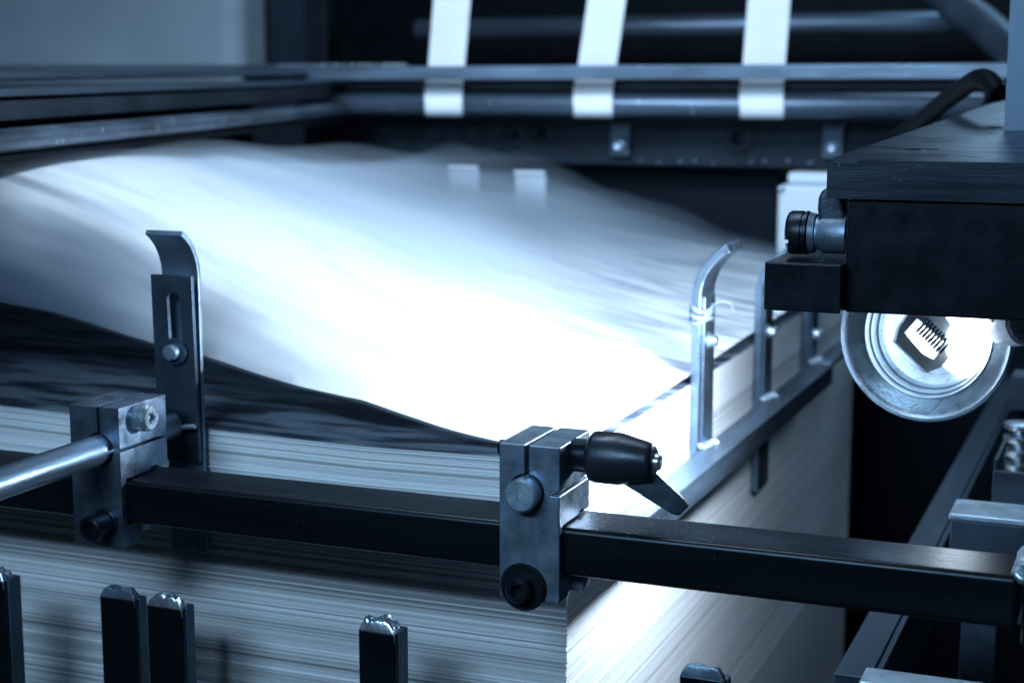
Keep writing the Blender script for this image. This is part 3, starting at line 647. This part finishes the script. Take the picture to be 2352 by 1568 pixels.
link("lit_tube", cyl_me(c0 + fw * 0.011 - up * 0.002, c1 + fw * 0.011 - up * 0.002, 0.0078, 0.0008, 32), MT['bulb'], bh, smooth=True)
cs = at(2325, 755, 0.875)
link("cable_socket", lathe_me(cs, Vector((0.6, -0.5, 0.3)), [(-0.01, 0.007), (0, 0.010), (0.006, 0.0105), (0.008, 0.009), (0.008, 0.006), (0.004, 0.005), (0.004, 0)], 40), MT['ceramic'], lamp, smooth=True)
pl = bpy.data.lights.new("bulb_light", 'SPOT'); pl.energy = 10.5; pl.spot_size = R(174); pl.spot_blend = 0.9; pl.color = (0.78, 0.89, 1.0); pl.shadow_soft_size = 0.016
plo = bpy.data.objects.new("bulb_light", pl); col.objects.link(plo); lp = LC + Vector((-0.056, -0.012, 0.0)); plo.rotation_euler = Vector((-1, -0.02, -0.10)).to_track_quat('-Z', 'Y').to_euler(); plo.location = (lp.x, lp.y, lp.z + CZ)

# panel and hose at the right edge
wp_ = UY(2303, 355, 1.0)
tag(link("upright_casing", box_me(wp_.x, 0.4, 1.0, 1.02, wp_.z, 0.6), MT['grey_paint'], bevel=0.0015), "pale grey vertical panel at the upper right picture edge", "panel")
tag(link("cable", tube_me(catmull([V(2020, 340, 1.26), V(2090, 296, 1.22), V(2180, 226, 1.12), V(2255, 180, 1.04), V(2296, 215, 1.02)], 10), [0.0066] * 41, 20), MT['black_matt'], smooth=True, angle=60), "thick black cable curving down to the dark cover plate", "cable")
tag(link("hose", tube_me(catmull([V(2120, -70, 1.9), V(2190, 5, 1.85), V(2260, 60, 1.8), V(2340, 130, 1.7)], 10), 0.021, 20), MT['frame'], smooth=True, angle=60), "grey blurred hose in the top right corner", "hose")

# ================================================================ LOWER RIGHT FRAME
fb = V(1915, 1545, 0.86)
fx, fy, fz = fb.x, fb.y, fb.z
af = thing("angle_beam", (fx, fy, fz), "long steel angle beam receding beside the pile under the black rail", "beam")
link("top_flange", box_me(fx, fx + 0.019, fy, 1.9, fz - 0.006, fz), MT['frame'], af, bevel=0.0008)
link("web", box_me(fx + 0.0192, fx + 0.023, fy + 0.006, 1.9, fz - 0.046, fz - 0.0015), MT['frame'], af, bevel=0.0008)
link("front_edge", box_me(fx, fx + 0.0188, fy + 0.0005, 1.89, fz - 0.050, fz - 0.0062), MT['black_matt'], af, bevel=0.0006)
def pbox(name, px0, py0, px1, py1, Y, dep, mat, label, cat, bevel=0.0012):
    a = UY(px0, py0, Y); b = UY(px1, py1, Y)
    return tag(link(name, box_me(a.x, b.x, Y, Y + dep, b.z, a.z), mat, bevel=bevel), label, cat)
pbox("frame_block", 1968, 1545, 2500, 1760, 0.835, 0.10, MT['zinc'], "rough grey steel block at the lower right corner against the angle beam", "block") if False else None
fbk = UY(1972, 1562, 0.79)
tag(link("frame_block", box_me(fbk.x, 0.2, 0.79, 0.812, fbk.z - 0.06, fbk.z), MT['zinc'], bevel=0.0012), "rough speckled grey crosspiece at the lower right corner beside the angle beam", "crosspiece")
fb2 = UY(2183, 1192, 0.95)
bk = thing("bracket_block", (fb2.x, 0.95, fb2.z - 0.04), "grey steel block with a pale worn top edge above the right end of the rail", "block")
link("block", box_me(fb2.x, 0.25, 0.95, 0.985, fb2.z - 0.060, fb2.z), MT['frame'], bk, bevel=0.001)
link("top_strip", box_me(fb2.x - 0.001, 0.25, 0.949, 0.986, fb2.z + 0.0002, fb2.z + 0.004), MT['zinc'], bk, bevel=0.001)
ch = UY(2281, 1070, 1.05)
cb_ = thing("channel_box", (ch.x, 1.05, ch.z - 0.05), "open grey channel box under the threaded spindle at the right edge", "channel")
link("front_wall", box_me(ch.x, 0.25, 1.05, 1.053, ch.z - 0.05, ch.z - 0.003), MT['frame'], cb_, bevel=0.0008)
link("side_wall", box_me(ch.x, ch.x + 0.003, 1.0535, 1.11, ch.z - 0.05, ch.z + 0.004), MT['frame'], cb_, bevel=0.0008)
link("bottom", box_me(ch.x + 0.0035, 0.25, 1.0535, 1.11, ch.z - 0.05, ch.z - 0.047), MT['frame'], cb_)
sp = V(2347, 1010, 1.12)
spn = thing("threaded_spindle", (sp.x, sp.y, sp.z - 0.04), "bright ribbed spindle cut by the right picture edge above the channel box", "spindle")
pf = [(0, 0.006)]
for k in range(4): pf += [(0.001 + k * 0.0095, 0.006), (0.002 + k * 0.0095, 0.0125), (0.0055 + k * 0.0095, 0.0125), (0.0065 + k * 0.0095, 0.006)]
link("spindle", lathe_me(sp - Vector((0, 0, 0.022)), (0, 0, 1), pf, 40), MT['bright'], spn, smooth=True, angle=25)
pc = UY(2206, 1440, 0.93); pc1 = UY(2290, 1440, 0.93)
tag(link("support_post", box_me(pc.x, pc1.x, 0.93, 0.97, -CZ, UY(2206, 1400, 0.93).z), MT['dark_steel'], bevel=0.0015), "dim grey vertical post under the right end of the black rail", "post")
# clutter behind the lamp
pbox("rear_bracket", 2322, 862, 2420, 950, 1.2, 0.03, MT['frame'], "blurred grey bracket at the right edge below the lamp", "bracket")
cab = UY(1962, 720, 1.78)
tag(link("cabinet", box_me(cab.x + 0.01, 0.7, 1.80, 2.2, -CZ, UY(1962, 600, 1.8).z), MT['dark_cabinet'], bevel=0.002), "dark cabinet behind the pile, under the lamp", "cabinet")

# ================================================================ BACK OF THE DELIVERY
YR = 1.62
# flat bar and round roller
a = UY(562, 150, YR); b = UY(2420, 150, YR); c = UY(1400, 184, YR); zb_t = UY(1400, 150, YR).z
fl = thing("flat_bar", (a.x, YR, c.z), "long flat steel bar across the back in front of the three white belts", "bar")
link("bar", box_me(UY(566, 165, YR).x, b.x, YR, YR + 0.012, c.z, zb_t), MT['old_bar_x'], fl, bevel=0.0016)
link("end_lug", box_me(UY(566, 165, YR).x - 0.004, UY(628, 165, YR).x, YR - 0.003, YR + 0.014, c.z + 0.0005, zb_t + 0.003), MT['frame'], fl, bevel=0.002)
link("edge_strip", box_me(UY(632, 150, YR).x, UY(930, 150, YR).x, YR - 0.0015, YR + 0.004, zb_t + 0.0005, zb_t + 0.003), MT['bright'], fl, bevel=0.0006)
YQ = YR + 0.045; rz = UY(1400, 232, YQ).z; rRad = 0.0125
ro = thing("round_roller", (0, YQ, rz), "worn round steel roller across the back with the white belts looped round it", "roller")
ORG[ro.name] = Vector((0, YQ, rz)); ro.location = (0, YQ, rz + CZ)
xa, xb = UY(745, 232, YQ).x, UY(2260, 232, YQ).x
link("roller", cyl_me((xa, YQ, rz - 0.004), (xb, YQ, rz - 0.004), rRad, 0.001, 48), MT['old_bar_x'], ro, smooth=True, angle=35)
link("cross_strip", box_me(xa + 0.01, xb, YQ + 0.016, YQ + 0.022, rz + 0.004, rz + 0.018), MT['dark_panel'], ro, bevel=0.001)
link("end_bracket", box_me(UY(700, 220, YQ).x, UY(742, 220, YQ).x, YQ - 0.020, YQ + 0.02, UY(700, 262, YQ).z, UY(700, 184, YQ).z), MT['frame'], ro, bevel=0.002)
# belts
def belt(pxa0, pxa1, pxm0, pxm1, pxb0, pxb1, label):
    """px at y=0, y=150 and at the roller bottom (y=258)"""
    cy, cz, r = YQ, rz - 0.004, rRad + 0.0012; path = []
    for k in range(16):
        a_ = R(-100) + R(125) * k / 15; path.append((cy - r * math.cos(a_), cz + r * math.sin(a_)))
    path = path[0:]
    ytop, ztop_ = YQ + 0.10, UY(1400, -160, YQ + 0.10).z
    n = 14; last = path[-1]
    for k in range(1, n + 1): path.append((last[0] + (ytop - last[0]) * k / n, last[1] + (ztop_ - last[1]) * k / n))
    L_, R_ = [], []
    for y, z in path:
        p = Vector((0, y, z)); # choose x so that it falls on the belt's edge lines
        def solve(x_tab):
            lo, hi = -2, 1
            for _ in range(40):
                m = (lo + hi) / 2; q = Vector((m, y, z)); D = q.dot(fw); px = 1176 + F * q.dot(rt) / D; py = 784 - F * q.dot(up) / D
                if px < lerp1(py, x_tab): lo = m
                else: hi = m
            return lo
        L_.append(solve([(-170, pxa0 + (pxa0 - pxm0) * 1.13), (0, pxa0), (150, pxm0), (215, pxb0), (262, pxb0 + 3)])); R_.append(solve([(-170, pxa1 + (pxa1 - pxm1) * 1.13), (0, pxa1), (150, pxm1), (215, pxb1), (262, pxb1 + 2)]))
    v = [];
    for i, (y, z) in enumerate(path): v += [(L_[i], y, z), (R_[i], y, z), (R_[i], y + 0.0012 if i > 12 else y + 0.0004, z - 0.0002), (L_[i], y + 0.0012 if i > 12 else y + 0.0004, z - 0.0002)]
    f = []
    for i in range(len(path) - 1):
        for k in range(4): f.append((4 * i + k, 4 * i + (k + 1) % 4, 4 * i + 4 + (k + 1) % 4, 4 * i + 4 + k))
    f.append((0, 1, 2, 3)); m_ = 4 * (len(path) - 1); f.append((m_, m_ + 1, m_ + 2, m_ + 3))
    tag(link("conveyor_belt", M(v, f), MT['belt'], smooth=True, angle=50), label, "belt", "white belts hanging at the back of the machine")
belt(996, 1080, 984, 1067, 974, 1060, "leftmost of the three white belts, nearest the left corner frame")
belt(1350, 1437, 1328, 1415, 1315, 1405, "middle of the three white belts, slanting most")
belt(1718, 1815, 1706, 1803, 1697, 1798, "rightmost of the three white belts, nearest the grey hose")
# far round bar
fq = UY(1400, 62, 2.1)
tag(link("rear_shaft", cyl_me((UY(960, 62, 2.1).x, 2.1, fq.z), (UY(2200, 62, 2.1).x, 2.1, fq.z), 0.0145, 0.001, 32), MT['old_bar_x'], smooth=True, angle=35), "blurred round shaft far behind the white belts", "shaft")
# punched dark beam below the roller
YD = 1.74
def zz(py, Y=YD, px=1450): return UY(px, py, Y).z
bm_ = thing("punched_beam", (-0.6, YD, zz(380)), "dark beam with bolts, holes and small brackets below the roller", "beam")
holes = []
for px, py, r in ((1183, 310, 0.0045), (1248, 307, 0.0068), (1698, 318, 0.0085), (1420, 345, 0.004)):
    p = UY(px, py, YD); holes.append(cyl_me((p.x, YD - 0.02, p.z), (p.x, YD + 0.015, p.z), r, 0.0001, 32))
bme = cut(box_me(UY(700, 300, YD).x, UY(2500, 300, YD).x, YD, YD + 0.03, zz(378), zz(272)), holes)
link("beam", bme, MT['dark_panel'], bm_, bevel=0.001)
for px, py, r in ((1183, 310, 0.014), (1248, 307, 0.014), (1698, 318, 0.017)):
    p = UY(px, py, YD); link("hole_ring", cut(lathe_me((p.x, YD, p.z), (0, -1, 0), [(0, r), (0.003, r), (0.0035, r - 0.001), (0.0035, r * 0.6)], 40), [cyl_me((p.x, YD - 0.02, p.z), (p.x, YD + 0.02, p.z), r * 0.5, 0.0001, 32)]), MT['dark_panel'], bm_, smooth=True)
for px, py in ((1100, 308), (1003, 300)):
    p = UY(px, py, YD); link("plug", lathe_me((p.x, YD, p.z), (0, -1, 0), [(0, 0.014), (0.003, 0.014), (0.004, 0.012), (0.003, 0.009), (0.003, 0)], 40), MT['dark_panel'], bm_, smooth=True)
for px0, px1, py0, py1 in ((1400, 1444, 282, 360), (1888, 1936, 284, 366)):
    a, b = UY(px0, py0, YD - 0.012), UY(px1, py1, YD - 0.012)
    br = link("small_bracket", box_me(a.x, b.x, YD - 0.012, YD - 0.0005, b.z, a.z), MT['frame'], bm_, bevel=0.002)
    cx, cz_ = (a.x + b.x) / 2, b.z + (a.z - b.z) * 0.33
    link("bolt", lathe_me((cx, YD - 0.0125, cz_), (0, -1, 0), [(0, 0.006), (0.003, 0.006), (0.004, 0.004), (0.003, 0.002), (0.003, 0)], 24), MT['steel'], br, smooth=True)
for k, px in enumerate((1478, 1515, 1560, 1600, 1640, 1722, 1760, 1810, 1853, 1868)):
    p = UY(px + (k * 37 % 11) - 5, 370 + (k * 5 % 7), YD); link("rivet", ico_me((p.x, YD - 0.001, p.z), 0.0026 + 0.0004 * (k % 4), (1, 0.6, 1)), MT['dark_steel'], bm_, smooth=True)
tag(link("dark_backboard", box_me(UY(700, 450, 1.80).x, UY(1786, 450, 1.80).x, 1.80, 1.82, -0.75, zz(380, 1.80)), MT['dark_cabinet'], bevel=0.001), "flat dark panel behind the pile below the punched beam", "panel")
tag(link("upper_housing", box_me(UY(752, 100, 2.35).x, 1.3, 2.35, 2.5, -0.5, 0.9), MT['black_matt'], bevel=0.002), "black machine housing behind the white belts", "housing")
# two small white fingers at the back
def finger(px0, px1, py0, lab):
    a = UY(px0, py0 + 22, 1.655); b = UY(px1, py0 + 22, 1.655)
    t = thing("rear_finger", (a.x, 1.655, -0.2), lab, "finger", "pale fingers rising behind the sheet")
    pr_ = strip_profile(1.660, -0.22, UY(px0, py0, 1.645).z, 0.004, 0.012, 1)
    link("finger_strip", prism_me([(a.x, y, z) for y, z in pr_], (b.x - a.x, 0, 0)), MT['white_box'], t, bevel=0.0012, angle=25)
finger(1030, 1098, 380, "left one of two pale bent fingers rising behind the floating sheet")
finger(1182, 1252, 392, "right one of two pale bent fingers rising behind the floating sheet")
# white box
wb = thing("white_unit", (0, 0, 0), "pale enamelled box unit behind the slotted screw", "box unit")
a, b = UY(1786, 424, 1.70), UY(1960, 640, 1.70); ORG[wb.name] = Vector((a.x, 1.70, b.z)); wb.location = (a.x, 1.70, b.z + CZ)
link("body", box_me(a.x, b.x, 1.70, 1.74, b.z, a.z), MT['white_box'], wb, bevel=0.005, seg=4)
link("cap", box_me(a.x + 0.008, b.x, 1.71, 1.76, a.z + 0.0005, a.z + 0.013), MT['white_box'], wb, bevel=0.004, seg=4)
link("knob", ico_me((a.x + 0.004, 1.698, a.z - 0.004), 0.004), MT['bright'], wb, smooth=True)

# ---------------------------------------------------------------- left side rails running back
PA, PB = Vector((-0.868, 1.63, -0.030)), Vector((-0.695, 0.836, -0.040))
dirL = (PB - PA).normalized(); PBx = PA + dirL * 1.15
def along(name, offs, mat, parent, s0=0.0, s1=1.15, bevel=0.001):
    """offs: loop of (side, z) offsets, side measured away from the pile centre line (to the left)"""
    sd = Vector((dirL.y, -dirL.x, 0)).normalized()
    if sd.x > 0: sd = -sd
    loop = [PA + dirL * s0 + sd * s + Vector((0, 0, z)) for s, z in offs]
    return link(name, prism_me(loop, dirL * (s1 - s0)), mat, parent, bevel=bevel, seg=3)
def side_thing(name, lab, cat, dz):
    return thing(name, PA + Vector((0, 0, dz)), lab, cat)
t = side_thing("side_roller", "worn round bar running back at the left, lowest of the left rails", "bar", 0)
pp = []
link("bar", tube_me([PA + dirL * s + Vector((0, 0, 0.0055)) for s in (0, 0.01, 0.3, 0.6, 0.9, 1.15)], [0.005, 0.0070, 0.0075, 0.0078, 0.0080, 0.0080], 32), MT['old_bar'], t, smooth=True, angle=60)
along("shadow_strip", [(-0.006, -0.0085), (0.05, -0.0085), (0.05, -0.0035), (-0.006, -0.0035)], MT['black_matt'], t)  # black strip added to paint the shadow line under the bar
t = side_thing("dark_channel", "dark channel beam above the lowest worn bar at the left", "beam", 0.02)
along("channel", [(0.008, 0.0175), (0.045, 0.0175), (0.045, 0.0305), (0.008, 0.0305)], MT['dark_panel'], t, 0.02)
t = side_thing("thin_rail", "thin grey rail above the dark channel at the left", "rail", 0.04)
along("strip", [(0.012, 0.0330), (0.06, 0.0330), (0.06, 0.0385), (0.012, 0.0385)], MT['frame'], t, -0.05)
t = side_thing("upper_rail", "broad grey painted rail at the foot of the pale wall panel", "rail", 0.06)
along("rail", [(0.04, 0.0430), (0.16, 0.0430), (0.16, 0.0550), (0.04, 0.0490)], MT['frame'], t, -0.2)
tag(link("wall_panel", box_me(UY(-600, 100, 2.4).x, UY(545, 100, 2.4).x, 2.4, 2.52, UY(100, 205, 2.4).z, 0.9), MT['wall'], bevel=0.035, seg=6), "pale blue blurred wall panel in the top left corner", "wall panel")
tag(link("dark_partition", box_me(UY(548, 100, 2.5).x, UY(705, 100, 2.5).x, 2.53, 2.56, -0.6, 0.9), material("partition_paint", (0.02, 0.032, 0.05), 0, 0.7, 0.7, 3), bevel=0.01), "dim slate partition between the pale wall panel and the black housing", "partition")
tag(link("dark_column", box_me(UY(700, 100, 2.3).x, UY(750, 100, 2.3).x, 2.3, 2.34, -0.5, 0.9), MT['dark_panel'], bevel=0.004), "dim blurred column beside the black housing at upper left", "column")
